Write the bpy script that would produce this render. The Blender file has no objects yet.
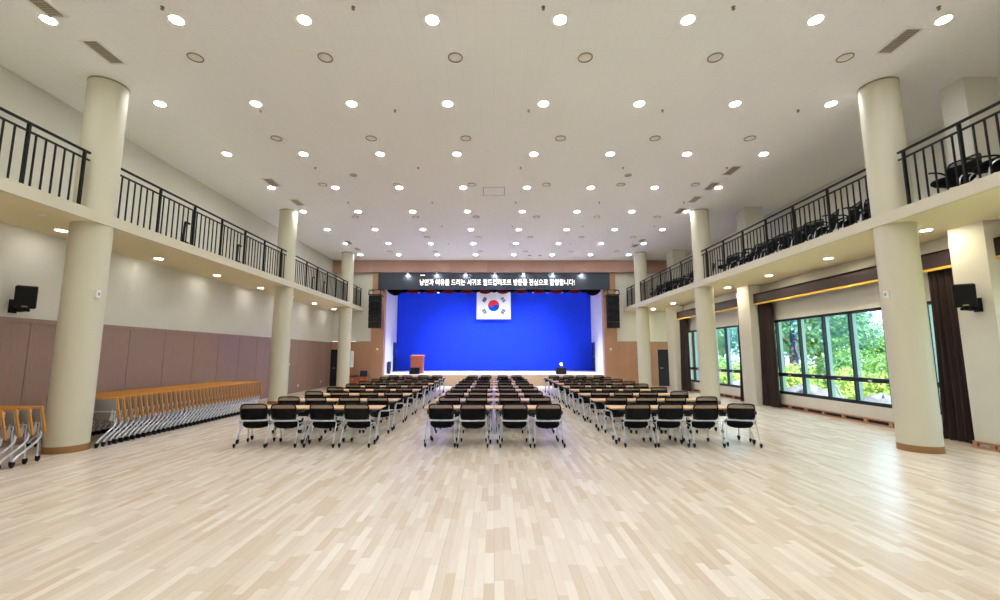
import bpy, math, random
from math import sin, cos, pi, radians as R, sqrt, atan2
from mathutils import Vector, Matrix
random.seed(7)
SC = bpy.context.scene
COL = SC.collection
# ------------------------------------------------------------------ camera
cd = bpy.data.cameras.new('camera'); cam = bpy.data.objects.new('camera', cd); COL.objects.link(cam)
cam.location = (0, 0, 1.72); cam.rotation_euler = (pi/2+0.1254, 0, 0)
cd.sensor_width = 36; cd.lens = 15.749; cd.shift_x = 0.006; cd.clip_end = 400
SC.camera = cam
# ------------------------------------------------------------------ light, exposure
SC.view_settings.view_transform = 'Standard'; SC.view_settings.look = 'None'
SC.view_settings.gamma = 1.0; SC.view_settings.use_curve_mapping = False
SC.view_settings.exposure = 0.05
LAMP = 158.0        # ceiling downlight luminance
SUN = 18.0
SKY = 4.4
w = bpy.data.worlds.new('sky'); SC.world = w; w.use_nodes = True
bg = w.node_tree.nodes['Background']; bg.inputs['Color'].default_value = (.62, .82, 1.0, 1); bg.inputs['Strength'].default_value = SKY
sd = bpy.data.lights.new('sun', 'SUN'); sd.energy = SUN; sd.angle = R(1.5); sd.color = (1, .95, .82)
sun = bpy.data.objects.new('sun', sd); COL.objects.link(sun); sun.location = (30, -10, 40)
sun.rotation_euler = Vector((.10, .75, -.65)).to_track_quat('-Z', 'Y').to_euler()

def lin(c):
    return tuple(((v/255)/12.92 if v/255 <= .04045 else ((v/255+.055)/1.055)**2.4) for v in c)
# ------------------------------------------------------------------ materials
def newmat(name):
    m = bpy.data.materials.new(name); m.use_nodes = True
    return m, m.node_tree.nodes, m.node_tree.links, m.node_tree.nodes['Principled BSDF']
def mat(name, rgb, rough=.5, metal=0.0, spec=.5, var=0.0, vscale=6.0, stretch=(1, 1, 1), bump=0.0):
    m, N, L, b = newmat(name); c = lin(rgb)
    b.inputs['Base Color'].default_value = (*c, 1); b.inputs['Roughness'].default_value = rough
    b.inputs['Metallic'].default_value = metal; b.inputs['Specular IOR Level'].default_value = spec
    if var or bump:
        tc = N.new('ShaderNodeTexCoord'); mp = N.new('ShaderNodeMapping'); mp.inputs['Scale'].default_value = stretch
        nz = N.new('ShaderNodeTexNoise'); nz.inputs['Scale'].default_value = vscale; nz.inputs['Detail'].default_value = 4
        L.new(tc.outputs['Object'], mp.inputs['Vector']); L.new(mp.outputs[0], nz.inputs['Vector'])
        if var:
            cr = N.new('ShaderNodeValToRGB')
            cr.color_ramp.elements[0].position = .3; cr.color_ramp.elements[1].position = .7
            cr.color_ramp.elements[0].color = (*[v*(1-var) for v in c], 1)
            cr.color_ramp.elements[1].color = (*[min(1, v*(1+var)) for v in c], 1)
            L.new(nz.outputs['Fac'], cr.inputs[0]); L.new(cr.outputs[0], b.inputs['Base Color'])
        if bump:
            bp = N.new('ShaderNodeBump'); bp.inputs['Strength'].default_value = bump; bp.inputs['Distance'].default_value = .01
            L.new(nz.outputs['Fac'], bp.inputs['Height']); L.new(bp.outputs[0], b.inputs['Normal'])
    return m
def emis(name, rgb, strength):
    m, N, L, b = newmat(name)
    b.inputs['Base Color'].default_value = (.8, .8, .8, 1)
    b.inputs['Emission Color'].default_value = (*rgb, 1); b.inputs['Emission Strength'].default_value = strength
    return m
def math_node(N, L, op, a, b=None):
    n = N.new('ShaderNodeMath'); n.operation = op
    for i, v in enumerate((a, b)):
        if v is None: continue
        if isinstance(v, (int, float)): n.inputs[i].default_value = v
        else: L.new(v, n.inputs[i])
    return n.outputs[0]
def floor_mat():
    m, N, L, b = newmat('maple strip floor')
    tc = N.new('ShaderNodeTexCoord'); sp = N.new('ShaderNodeSeparateXYZ'); L.new(tc.outputs['Object'], sp.inputs[0])
    W, LEN = .076, .52
    u = math_node(N, L, 'DIVIDE', sp.outputs[0], W); c = math_node(N, L, 'FLOOR', u)
    wn = N.new('ShaderNodeTexWhiteNoise'); wn.noise_dimensions = '1D'; L.new(c, wn.inputs['W'])
    v = math_node(N, L, 'ADD', math_node(N, L, 'DIVIDE', sp.outputs[1], LEN), math_node(N, L, 'MULTIPLY', wn.outputs[0], 7.0))
    r = math_node(N, L, 'FLOOR', v)
    cb = N.new('ShaderNodeCombineXYZ'); L.new(c, cb.inputs[0]); L.new(r, cb.inputs[1])
    w2 = N.new('ShaderNodeTexWhiteNoise'); w2.noise_dimensions = '2D'; L.new(cb.outputs[0], w2.inputs['Vector'])
    cr = N.new('ShaderNodeValToRGB'); e = cr.color_ramp.elements
    e[0].position = 0; e[0].color = (*lin((214, 193, 168)), 1); e[1].position = 1; e[1].color = (*lin((236, 225, 211)), 1)
    x = e.new(.25); x.color = (*lin((220, 205, 186)), 1); x = e.new(.7); x.color = (*lin((228, 214, 197)), 1)
    L.new(w2.outputs[0], cr.inputs[0])
    mp = N.new('ShaderNodeMapping'); mp.inputs['Scale'].default_value = (60, 3, 1); L.new(tc.outputs['Object'], mp.inputs['Vector'])
    nz = N.new('ShaderNodeTexNoise'); nz.inputs['Scale'].default_value = 1.0; nz.inputs['Detail'].default_value = 5; L.new(mp.outputs[0], nz.inputs['Vector'])
    mr = N.new('ShaderNodeMapRange'); mr.inputs['To Min'].default_value = .90; mr.inputs['To Max'].default_value = 1.08; L.new(nz.outputs['Fac'], mr.inputs['Value'])
    fu = math_node(N, L, 'FRACT', u); fv = math_node(N, L, 'FRACT', v)
    g1 = math_node(N, L, 'GREATER_THAN', fu, .035); g2 = math_node(N, L, 'GREATER_THAN', fv, .004)
    g3 = math_node(N, L, 'GREATER_THAN', math_node(N, L, 'FRACT', math_node(N, L, 'DIVIDE', u, 3.0)), .02)
    g = math_node(N, L, 'MULTIPLY', math_node(N, L, 'MULTIPLY', math_node(N, L, 'ADD', math_node(N, L, 'MULTIPLY', g1, .6), .4), g2), g3)
    dk = math_node(N, L, 'ADD', math_node(N, L, 'MULTIPLY', g, .24), .76)
    fac = math_node(N, L, 'MULTIPLY', mr.outputs[0], dk)
    mx = N.new('ShaderNodeVectorMath'); mx.operation = 'SCALE'; L.new(cr.outputs[0], mx.inputs[0]); L.new(fac, mx.inputs['Scale'])
    L.new(mx.outputs[0], b.inputs['Base Color'])
    b.inputs['Roughness'].default_value = .27; b.inputs['Specular IOR Level'].default_value = .5
    return m
def grid_mat(name, rgb, sx, sy, line, dark, rough=.8, axes=(0, 1), half=True):
    """flat colour with thin joints every sx, sy (tiles, offset rows)"""
    m, N, L, b = newmat(name); col = lin(rgb)
    tc = N.new('ShaderNodeTexCoord'); sp = N.new('ShaderNodeSeparateXYZ'); L.new(tc.outputs['Object'], sp.inputs[0])
    u = math_node(N, L, 'DIVIDE', sp.outputs[axes[0]], sx); c = math_node(N, L, 'FLOOR', u)
    v = math_node(N, L, 'DIVIDE', sp.outputs[axes[1]], sy)
    if half: v = math_node(N, L, 'ADD', v, math_node(N, L, 'MULTIPLY', math_node(N, L, 'MODULO', c, 2.0), .5))
    g = math_node(N, L, 'MULTIPLY', math_node(N, L, 'GREATER_THAN', math_node(N, L, 'FRACT', u), line/sx), math_node(N, L, 'GREATER_THAN', math_node(N, L, 'FRACT', v), line/sy))
    mx = N.new('ShaderNodeMix'); mx.data_type = 'RGBA'; L.new(g, mx.inputs['Factor'])
    mx.inputs[6].default_value = (*[k*dark for k in col], 1); mx.inputs[7].default_value = (*col, 1)
    L.new(mx.outputs[2], b.inputs['Base Color']); b.inputs['Roughness'].default_value = rough; b.inputs['Specular IOR Level'].default_value = .2
    return m
def leaf_mat(name, rgb):
    m, N, L, b = newmat(name); c = lin(rgb)
    oi = N.new('ShaderNodeTexCoord'); nz = N.new('ShaderNodeTexNoise'); nz.inputs['Scale'].default_value = 2.5
    L.new(oi.outputs['Object'], nz.inputs['Vector'])
    cr = N.new('ShaderNodeValToRGB'); cr.color_ramp.elements[0].position = .35; cr.color_ramp.elements[1].position = .68
    cr.color_ramp.elements[0].color = (c[0]*.6, c[1]*.75, c[2]*.7, 1); cr.color_ramp.elements[1].color = (min(1, c[0]*1.35), min(1, c[1]*1.2), c[2], 1)
    L.new(nz.outputs['Fac'], cr.inputs[0]); L.new(cr.outputs[0], b.inputs['Base Color'])
    b.inputs['Roughness'].default_value = .5
    tr = N.new('ShaderNodeBsdfTranslucent'); L.new(cr.outputs[0], tr.inputs['Color'])
    mx = N.new('ShaderNodeMixShader'); mx.inputs[0].default_value = .45
    L.new(b.outputs[0], mx.inputs[1]); L.new(tr.outputs[0], mx.inputs[2]); L.new(mx.outputs[0], N['Material Output'].inputs[0])
    return m
def see_through(name, rgb, alpha, rough=.7):
    m = mat(name, rgb, rough, 0, .3); m.node_tree.nodes['Principled BSDF'].inputs['Alpha'].default_value = alpha
    return m
def glass_mat():
    m, N, L, b = newmat('window glass'); N.remove(b)
    t = N.new('ShaderNodeBsdfTransparent'); t.inputs[0].default_value = (.93, .97, .965, 1)
    g = N.new('ShaderNodeBsdfGlossy'); g.inputs['Roughness'].default_value = .03
    mx = N.new('ShaderNodeMixShader'); mx.inputs[0].default_value = .06; L.new(t.outputs[0], mx.inputs[1]); L.new(g.outputs[0], mx.inputs[2])
    L.new(mx.outputs[0], N['Material Output'].inputs[0])
    return m
M = dict(
    floor=floor_mat(),
    ceiling=grid_mat('acoustic ceiling tile', (249, 251, 254), .3, .6, .005, .88, .9),
    cream=mat('cream wall paint', (217, 214, 201), .75, 0, .25, var=.02, vscale=2),
    column=mat('cream column paint', (208, 203, 182), .6, 0, .3),
    soffit=mat('warm cream soffit paint', (234, 221, 182), .7, 0, .25),
    fascia=mat('cream balcony edge', (212, 205, 184), .7, 0, .25),
    wainscot=mat('brown perforated wood panel', (158, 130, 114), .45, 0, .35, var=.10, vscale=3, stretch=(14, 14, 1)),
    pilwood=mat('light brown wood panel', (178, 136, 104), .45, 0, .35, var=.08, vscale=3, stretch=(10, 10, 1)),
    bandwood=mat('pinkish brown wood band', (176, 140, 124), .45, 0, .35, var=.07, vscale=3, stretch=(1, 10, 10)),
    baseb=mat('brown wood base', (150, 112, 68), .4, 0, .4, var=.08, vscale=4),
    black=mat('black powder coated steel', (11, 11, 13), .5, 0, .25),
    blackpl=mat('black plastic', (12, 12, 13), .55, 0, .25),
    blackcloth=mat('black seat fabric', (13, 13, 15), .9, 0, .15, bump=.2, vscale=200),
    mesh=see_through('black mesh fabric', (14, 14, 16), .70),
    chrome=mat('silver painted steel', (212, 217, 228), .32, .6, .5),
    greyplastic=mat('grey plastic', (150, 153, 160), .5),
    tabletop=mat('pale maple laminate', (226, 186, 142), .35, 0, .4, var=.06, vscale=3, stretch=(1.5, 14, 4)),
    orangewood=mat('orange beech laminate', (205, 142, 66), .4, 0, .4, var=.08, vscale=3, stretch=(1.5, 14, 4)),
    plate=mat('grey mounting plate', (176, 166, 164), .5),
    stagewood=mat('pale beige stage front wood', (206, 180, 148), .45, 0, .35, var=.06, vscale=3, stretch=(10, 10, 1)),
    greyboard=mat('grey underside board', (150, 146, 142), .6),
    darkframe=mat('dark window frame', (34, 38, 46), .4, .2),
    fin=mat('pale grey green window fin', (176, 200, 196), .35, .1),
    glass=glass_mat(),
    curtain=mat('dark brown curtain', (62, 50, 49), .85, 0, .15, var=.12, vscale=3, stretch=(12, 12, .5)),
    pelmet=mat('dark brown pelmet board', (58, 46, 47), .55, 0, .3),
    yellow=mat('yellow edge strip', (248, 206, 70), .5),
    boardgrey=mat('dark grey LED sign face', (58, 64, 74), .55, 0, .3),
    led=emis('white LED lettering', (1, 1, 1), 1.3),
    lamp=emis('downlight glow', (.95, .985, 1.0), LAMP),
    lampwarm=emis('warm downlight glow', (1.0, .89, .64), LAMP*1.3),
    lampsoft=emis('soft downlight glow', (1.0, .97, .92), LAMP*.42),
    spot=emis('spotlight glow', (1, .98, .95), 130),
    bulb=emis('small lamp glow', (1, .98, .95), 8),
    white=mat('white plastic', (236, 236, 232), .45),
    trimwhite=mat('white enamel trim', (240, 238, 232), .4),
    grille=mat('grey metal grille', (176, 168, 158), .5, .2),
    grilledark=mat('grille gap', (120, 114, 106), .8),
    bronze=mat('bronze ring', (150, 138, 112), .45, .3),
    blue=mat('blue backdrop cloth', (34, 66, 222), .9, 0, .1, var=.03, vscale=2),
    stagewhite=mat('white stage wall', (232, 232, 236), .7, 0, .2),
    stagefloor=mat('pale stage floor', (238, 228, 212), .35, 0, .4),
    navy=mat('dark blue door', (24, 34, 72), .5),
    velvet=mat('dark red velvet', (104, 14, 34), .8, 0, .3),
    blackvelvet=mat('black velvet', (12, 10, 16), .9, 0, .15),
    lectern=mat('reddish cherry veneer', (166, 92, 62), .4, 0, .4, var=.1, vscale=3, stretch=(8, 8, 1)),
    flagwhite=mat('flag white', (246, 246, 246), .8, 0, .1),
    flagred=mat('flag red', (205, 46, 58), .8, 0, .1),
    flagblue=mat('flag blue', (0, 71, 160), .8, 0, .1),
    flagblack=mat('flag black', (10, 10, 10), .8, 0, .1),
    steel=mat('brushed steel', (150, 146, 134), .45, .5),
    red=mat('red lens', (190, 30, 30), .3),
    dark=mat('dark doorway', (22, 18, 18), .6),
    concrete=mat('pale roof concrete', (190, 188, 182), .9),
    grass=mat('garden ground', (120, 150, 70), .95, 0, .1, var=.3, vscale=1.2),
    rock=mat('grey garden rock', (112, 112, 120), .9, 0, .2, var=.25, vscale=4, bump=.5),
    bark=mat('tree bark', (92, 84, 88), .95, 0, .1, var=.25, vscale=6, stretch=(3, 3, .6)),
    leafy=leaf_mat('yellow green leaves', (166, 188, 112)),
    leafm=leaf_mat('mid green leaves', (122, 164, 98)),
    leafb=leaf_mat('blue green leaves', (116, 162, 146)),
)
# ------------------------------------------------------------------ mesh helpers
class MB:
    def __init__(s): s.v = []; s.f = []
    def add(s, vs, fs, T=None):
        o = len(s.v)
        s.v += [tuple(T @ Vector(p)) if T else tuple(p) for p in vs]
        s.f += [tuple(o+i for i in f) for f in fs]
        return s
    def box(s, x0, x1, y0, y1, z0, z1, T=None):
        return s.add([(x0, y0, z0), (x1, y0, z0), (x1, y1, z0), (x0, y1, z0), (x0, y0, z1), (x1, y0, z1), (x1, y1, z1), (x0, y1, z1)],
                     [(0, 3, 2, 1), (4, 5, 6, 7), (0, 1, 5, 4), (1, 2, 6, 5), (2, 3, 7, 6), (3, 0, 4, 7)], T)
    def rbox(s, x0, x1, y0, y1, z0, z1, r=.01, T=None):
        """box with chamfered edges"""
        hx, hy, hz = (x1-x0)/2, (y1-y0)/2, (z1-z0)/2; r = min(r, hx*.9, hy*.9, hz*.9)
        c = Vector(((x0+x1)/2, (y0+y1)/2, (z0+z1)/2)); vs = []; idx = {}
        for a in (-1, 1):
            for b in (-1, 1):
                for d in (-1, 1):
                    for ax in range(3):
                        p = [a*(hx-r), b*(hy-r), d*(hz-r)]; h = (hx, hy, hz); sg = (a, b, d)
                        p[ax] = sg[ax]*h[ax]; idx[(a, b, d, ax)] = len(vs); vs.append(c+Vector(p))
        fs = []
        for ax in range(3):
            o1, o2 = [k for k in range(3) if k != ax]
            for sg in (-1, 1):
                q = []
                for (p1, p2) in ((-1, -1), (1, -1), (1, 1), (-1, 1)):
                    k = [0, 0, 0]; k[ax] = sg; k[o1] = p1; k[o2] = p2; q.append(idx[(*k, ax)])
                fs.append(q)
        for ax in range(3):       # edges along axis ax
            o1, o2 = [k for k in range(3) if k != ax]
            for p1 in (-1, 1):
                for p2 in (-1, 1):
                    k0 = [0, 0, 0]; k0[o1] = p1; k0[o2] = p2; k0[ax] = -1; k1 = list(k0); k1[ax] = 1
                    fs.append([idx[(*k0, o1)], idx[(*k1, o1)], idx[(*k1, o2)], idx[(*k0, o2)]])
        for a in (-1, 1):
            for b in (-1, 1):
                for d in (-1, 1): fs.append([idx[(a, b, d, k)] for k in range(3)])
        return s.add(vs, fs, T)
    def tube(s, pts, r, n=8, cap=True, T=None, closed=False):
        pts = [Vector(p) for p in pts]; k = len(pts); rs = r if isinstance(r, (list, tuple)) else [r]*k
        vs = []; fs = []; up = None
        for i, p in enumerate(pts):
            if closed: d = pts[(i+1) % k]-pts[i-1]
            else: d = pts[min(i+1, k-1)]-pts[max(i-1, 0)]
            d.normalize()
            if up is None: up = Vector((0, 0, 1)) if abs(d.z) < .9 else Vector((0, 1, 0))
            a = d.cross(up)
            if a.length < 1e-4: up = Vector((1, 0, 0)); a = d.cross(up)
            a.normalize(); b = a.cross(d); up = b
            for j in range(n):
                t = 2*pi*j/n; vs.append(p+rs[i]*(cos(t)*a+sin(t)*b))
        m = k if closed else k-1
        for i in range(m):
            i2 = (i+1) % k
            for j in range(n): fs.append((i*n+j, i*n+(j+1) % n, i2*n+(j+1) % n, i2*n+j))
        if cap and not closed: fs += [tuple(range(n))[::-1], tuple((k-1)*n+j for j in range(n))]
        return s.add(vs, fs, T)
    def lathe(s, prof, cx=0, cy=0, n=32, T=None):
        vs = []; fs = []
        for (r, z) in prof:
            for j in range(n): t = 2*pi*j/n; vs.append((cx+r*cos(t), cy+r*sin(t), z))
        for i in range(len(prof)-1):
            for j in range(n): fs.append((i*n+j, i*n+(j+1) % n, (i+1)*n+(j+1) % n, (i+1)*n+j))
        fs.append(tuple(range(n))[::-1]); fs.append(tuple((len(prof)-1)*n+j for j in range(n)))
        return s.add(vs, fs, T)
    def disc(s, cx, cy, z, r, n=24, down=True):
        vs = [(cx+r*cos(2*pi*j/n), cy+r*sin(2*pi*j/n), z) for j in range(n)]
        return s.add(vs, [tuple(range(n))[::-1] if down else tuple(range(n))])
    def prism(s, poly, axis, a, b, T=None):
        """extrude a polygon (2D) along axis 0/1/2 between a and b"""
        n = len(poly)
        def P(p, h):
            q = [0, 0, 0]; o = [k for k in range(3) if k != axis]; q[o[0]] = p[0]; q[o[1]] = p[1]; q[axis] = h; return q
        vs = [P(p, a) for p in poly]+[P(p, b) for p in poly]
        fs = [tuple(range(n))[::-1], tuple(range(n, 2*n))]+[(i, (i+1) % n, n+(i+1) % n, n+i) for i in range(n)]
        return s.add(vs, fs, T)
    def build(s, name, m, parent=None, smooth=None):
        me = bpy.data.meshes.new(name); me.from_pydata([tuple(p) for p in s.v], [], s.f); me.update()
        import bmesh
        b = bmesh.new(); b.from_mesh(me); bmesh.ops.recalc_face_normals(b, faces=b.faces); b.to_mesh(me); b.free()
        me.materials.append(m)
        if smooth:
            me.shade_smooth(); me.set_sharp_from_angle(angle=R(smooth))
        o = bpy.data.objects.new(name, me); COL.objects.link(o)
        if parent: o.parent = parent
        return o
def tag(o, label, cat, group=None):
    o['label'] = label; o['category'] = cat
    if group: o['group'] = group
    return o
def thing(name, label, cat, loc=(0, 0, 0), rz=0, group=None):
    o = bpy.data.objects.new(name, None); COL.objects.link(o); o.location = loc; o.rotation_euler = (0, 0, rz); o.empty_display_size = .1
    return tag(o, label, cat, group)
def struct(o): o['kind'] = 'structure'; return o
KIDS = {}
def copy_tree(root, label, loc, rz=0, scale=1):
    def rec(o, parent):
        c = o.copy(); COL.objects.link(c)
        if parent: c.parent = parent
        for ch in kids.get(o.name, []): rec(ch, c)
        return c
    if root.name not in KIDS:
        k = {}
        def walk(o):
            k[o.name] = list(o.children)
            for ch in o.children: walk(ch)
        walk(root); KIDS[root.name] = k
    kids = KIDS[root.name]
    c = rec(root, None); c.location = loc; c.rotation_euler = (0, 0, rz)
    if scale != 1: c.scale = (scale,)*3
    c['label'] = label
    return c
class Proto:
    """first use moves the built thing itself, later uses copy it"""
    def __init__(s, root): s.root = root; s.used = False
    def put(s, label, loc, rz=0, scale=1):
        if not s.used:
            s.used = True
            k = {}
            def walk(o):
                k[o.name] = list(o.children)
                for ch in o.children: walk(ch)
            walk(s.root); KIDS[s.root.name] = k
            s.root.location = loc; s.root.rotation_euler = (0, 0, rz); s.root['label'] = label
            if scale != 1: s.root.scale = (scale,)*3
            return s.root
        return copy_tree(s.root, label, loc, rz, scale)
ORD = ['first', 'second', 'third', 'fourth', 'fifth', 'sixth', 'seventh', 'eighth', 'ninth', 'tenth', 'eleventh', 'twelfth', 'thirteenth', 'fourteenth', 'fifteenth',
       'sixteenth', 'seventeenth', 'eighteenth', 'nineteenth', 'twentieth']
def ordn(i):
    if i < 20: return ORD[i]
    t = ['', '', 'twenty', 'thirty', 'forty']; n = i+1
    if n % 10 == 0: return {20: 'twentieth', 30: 'thirtieth', 40: 'fortieth'}[n]
    return t[n//10]+'-'+ORD[n % 10-1]
def curve_pts(ctrl, n=6):
    """Catmull-Rom through the control points"""
    c = [Vector(p) for p in ctrl]; c = [2*c[0]-c[1]]+c+[2*c[-1]-c[-2]]; out = []
    for i in range(1, len(c)-2):
        for k in range(n):
            t = k/n; a, b, d, e = c[i-1], c[i], c[i+1], c[i+2]
            out.append(.5*((2*b)+(-a+d)*t+(2*a-5*b+4*d-e)*t*t+(-a+3*b-3*d+e)*t**3))
    out.append(c[-2]); return out

# ================================================================== SETTING
CZ = 7.12; YB = 24.95; YF = -8.0; XL = -9.25; XW = 9.55; XU = 10.6
struct(MB().box(-9.5, 10.9, YF-.2, YB+.3, -.15, 0).build('floor', M['floor']))
struct(MB().box(-9.5, 10.9, YF-.2, YB+.2, CZ, CZ+.2).build('ceiling', M['ceiling']))
struct(MB().box(XL-.25, XL, YF, YB+.2, 0, CZ).build('wall_left', M['cream']))
struct(MB().box(XL-.25, 10.9, YF-.25, YF, 0, CZ).build('wall_front', M['cream']))
# right side: upper wall behind the balcony, window bays below, alcove by the stage
wr = MB()
wr.box(XU, XU+.2, YF, YB+.2, 4.3, CZ)
BAYS = [(16.15, 21.95), (8.5, 15.4), (1.4, 7.86)]
for a, b in BAYS:
    wr.box(XW, XW+.25, a, b, 0, .45); wr.box(XW, XW+.25, a, b, 2.9, 4.25)
wr.box(XW, XW+.25, YF, 1.4, 0, 4.25)
wr.box(XU, XU+.2, 22.9, YB+.2, 0, 4.3)
struct(wr.build('wall_right', M['cream']))
# back wall left and right of the stage opening
bw = MB()
bw.box(XL, -6.95, YB, YB+.2, 2.5, 6.5); bw.box(6.95, XU, YB, YB+.2, 2.5, 6.5)
bw.box(XL, XU, YB, YB+.2, 6.45, CZ)
struct(bw.build('wall_back', M['cream']))
# wooden wainscot: left wall panels with open joints, back wall panels, wooden pilasters and the band above
t1 = MB(); y = 8.7-1.2*13
while y < YB-.05:
    y1 = min(y+1.2, YB); t1.box(XL, XL+.035, max(y, YF)+.006, y1-.006, .09, 2.355); y += 1.2
struct(t1.build('trim_1', M['wainscot']))
struct(MB().box(XL, XL+.05, YF, YB, 2.355, 2.44).build('trim_2', M['wainscot']))
t3 = MB()
for (a, b) in ((-8.42, -7.7), (-7.69, -6.98), (6.98, 7.75), (7.76, 8.5), (8.51, 9.26)):
    t3.box(a, b, YB-.035, YB+.1, .0, 2.48)
t3.box(XL, -8.42, YB-.035, YB+.1, 2.03, 2.48); t3.box(9.26, XU, YB-.035, YB+.1, 2.03, 2.48); t3.box(10.15, XU, YB-.035, YB+.1, 0, 2.03)
struct(t3.build('trim_3', M['pilwood']))
t4 = MB()
for s in (-1, 1):
    t4.box(min(s*6.25, s*6.97), max(s*6.25, s*6.97), YB-.12, YB+.3, 0, 6.45)
struct(t4.build('trim_4', M['pilwood']))
t5 = MB()
for i in range(9):
    a = XL+i*(XU-XL)/9; b = XL+(i+1)*(XU-XL)/9
    t5.box(a+.003, b-.003, YB-.32, YB, 6.43, CZ)
struct(t5.build('trim_5', M['bandwood']))
struct(MB().box(XL, XL+.045, YF, YB, 0, .085).build('baseboard_left', M['wainscot']))
# right skirting with dark slots
bl = MB(); sl = MB()
for a, b in ((1.4, 7.86), (8.5, 15.4), (16.15, 21.95)):
    bl.box(XW-.10, XW, a, b, 0, .035); bl.box(XW-.10, XW, a, b, .115, .14)
    yy = a
    while yy < b-.1:
        bl.box(XW-.10, XW, yy, min(yy+.10, b), .035, .115); yy += .72
    sl.box(XW-.05, XW, a, b, .035, .115)
bl.box(9.0, 9.05, 7.86, 8.5, 0, .035); bl.box(9.0, 9.05, 7.86, 8.5, .1, .13)
for yy in (7.86, 8.13, 8.42): bl.box(9.0, 9.05, yy, yy+.08, .035, .1)
b_ = struct(bl.build('baseboard_right', M['pilwood'])); sl.build('vent_slot', M['dark'], b_)
# doors: dark doorway right of the stage, its twin half hidden by the left column
def door(name, x0, x1):
    d = struct(MB().box(x0+.04, x1-.04, YB+.02, YB+.07, 0, 1.98).build(name, M['dark']))
    fm = MB(); fm.box(x0, x0+.05, YB-.04, YB+.1, 0, 2.03); fm.box(x1-.05, x1, YB-.04, YB+.1, 0, 2.03); fm.box(x0, x1, YB-.04, YB+.1, 1.98, 2.03)
    fm.build('door_frame', M['blackpl'], d)
    MB().tube([(x0+.14, YB+.02, 1.0), (x0+.14, YB-.03, 1.0), (x0+.26, YB-.03, 1.0)], .012).build('door_handle', M['chrome'], d)
door('door_1', -9.22, -8.42); door('door_2', 9.26, 10.15)
# balcony slabs
def balcony(s, xo):
    a, b = sorted((s*7.442, xo))
    o = struct(MB().box(a, b, YF, YB-.05, 4.2, 4.4).build('balcony_slab', M['soffit']))
    e = MB(); p, q = sorted((s*7.436, s*7.5)); e.box(p, q, YF, YB-.05, 4.195, 4.405); e.build('balcony_edge', M['fascia'], o)
balcony(-1, XL); balcony(1, XU)
# pilasters of the window wall (lower and balcony level)
pil = MB()
for (a, b) in ((7.86, 8.5), (15.4, 16.15), (21.95, 22.9)):
    pil.box(9.05, 9.85, a, b, 0, 4.2); pil.box(9.17, 9.82, a+.08, b-.1, 4.4, CZ)
struct(pil.build('trim_6', M['cream']))
# windows
def window(name, a, b, posts):
    root = bpy.data.objects.new(name, None); COL.objects.link(root); root.location = (XW, a, .45); struct(root)
    T = Matrix.Translation((-XW, -a, -.45))
    f = MB(); x0, x1 = XW+.03, XW+.12
    f.box(x0, x1, a, b, .45, .54, T); f.box(x0, x1, a, b, 2.83, 2.9, T); f.box(x0, x1, a, a+.05, .45, 2.9, T); f.box(x0, x1, b-.05, b, .45, 2.9, T)
    f.build('window_frame', M['darkframe'], root)
    MB().box(x0-.02, x1, a, b, 1.03, 1.14, T).build('transom', M['darkframe'], root)
    for p in posts:
        mm = MB().box(x0, x1, p-.025, p+.025, .45, 2.9, T).build('mullion', M['darkframe'], root)
        MB().box(x1, x1+.10, p-.02, p+.03, .5, 2.86, T).build('mullion_fin', M['fin'], mm)
    e = [a]+sorted(posts)+[b]
    for i in range(len(e)-1):
        MB().box(x0+.04, x0+.05, e[i], e[i+1], 1.1, 2.86, T).build('pane', M['glass'], root)
        q = MB().box(x0+.04, x0+.05, e[i], e[i+1], .5, 1.06, T).build('vent_pane', M['glass'], root)
        m_ = (e[i]+e[i+1])/2
        MB().box(x0-.04, x0-.01, m_-.05, m_+.05, 1.06, 1.09, T).build('window_handle', M['white'], q)
window('window_1', 16.15, 21.95, [17.2, 18.2, 19.2, 20.2, 21.2])
window('window_2', 8.5, 15.4, [9.7, 10.75, 11.8, 12.76, 13.78, 14.88])
window('unseen_window', 1.4, 7.86, [2.4, 3.5, 4.6, 5.7, 6.8])  # unseen bay beside the camera, opening added for daylight on the right floor
# stage: platform, side walls, ceiling
st = MB(); st.box(-6.25, 6.25, YB+.15, YB+.55, 0, .6)
struct(st.build('stage_front', M['stagewood']))
struct(MB().box(-7.6, 7.6, YB+.1, 31.7, .6, .62).build('stage_floor', M['stagefloor']))
sw = MB()
for s in (-1, 1):
    # solid wall with a doorway near the back
    def seg(t0, t1, z0, z1):
        p0 = Vector((6.25+.72*t0, 25.25+6.15*t0)); p1 = Vector((6.25+.72*t1, 25.25+6.15*t1))
        vs = [(s*p0.x, p0.y, z0), (s*p1.x, p1.y, z0), (s*(p1.x+.15), p1.y, z0), (s*(p0.x+.15), p0.y, z0)]
        vs += [(v[0], v[1], z1) for v in vs]
        sw.add(vs, [(0, 1, 2, 3), (4, 5, 6, 7), (0, 1, 5, 4), (1, 2, 6, 5), (2, 3, 7, 6), (3, 0, 4, 7)])
    seg(0, .68, .62, 6.7); seg(.68, 1, 2.6, 6.7)
struct(sw.build('stage_side_wall', M['stagewhite']))
struct(MB().box(-7.6, 7.6, YB+.3, 31.8, 6.7, 6.9).build('stage_ceiling', M['dark']))
struct(MB().box(-7.9, 7.9, 31.65, 31.8, 0, 6.8).build('stage_back_wall', M['stagewhite']))
sx = MB()
for s in (-1, 1): a, b = sorted((s*7.75, s*7.9)); sx.box(a, b, YB+.2, 31.7, 0, 6.8)
struct(sx.build('stage_outer_wall', M['stagewhite']))
bd = tag(MB().box(-7.5, 7.5, 31.42, 31.46, .64, 6.6).build('stage_backdrop', M['blue']), 'plain bright blue backdrop cloth filling the rear of the stage', 'backdrop')

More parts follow.
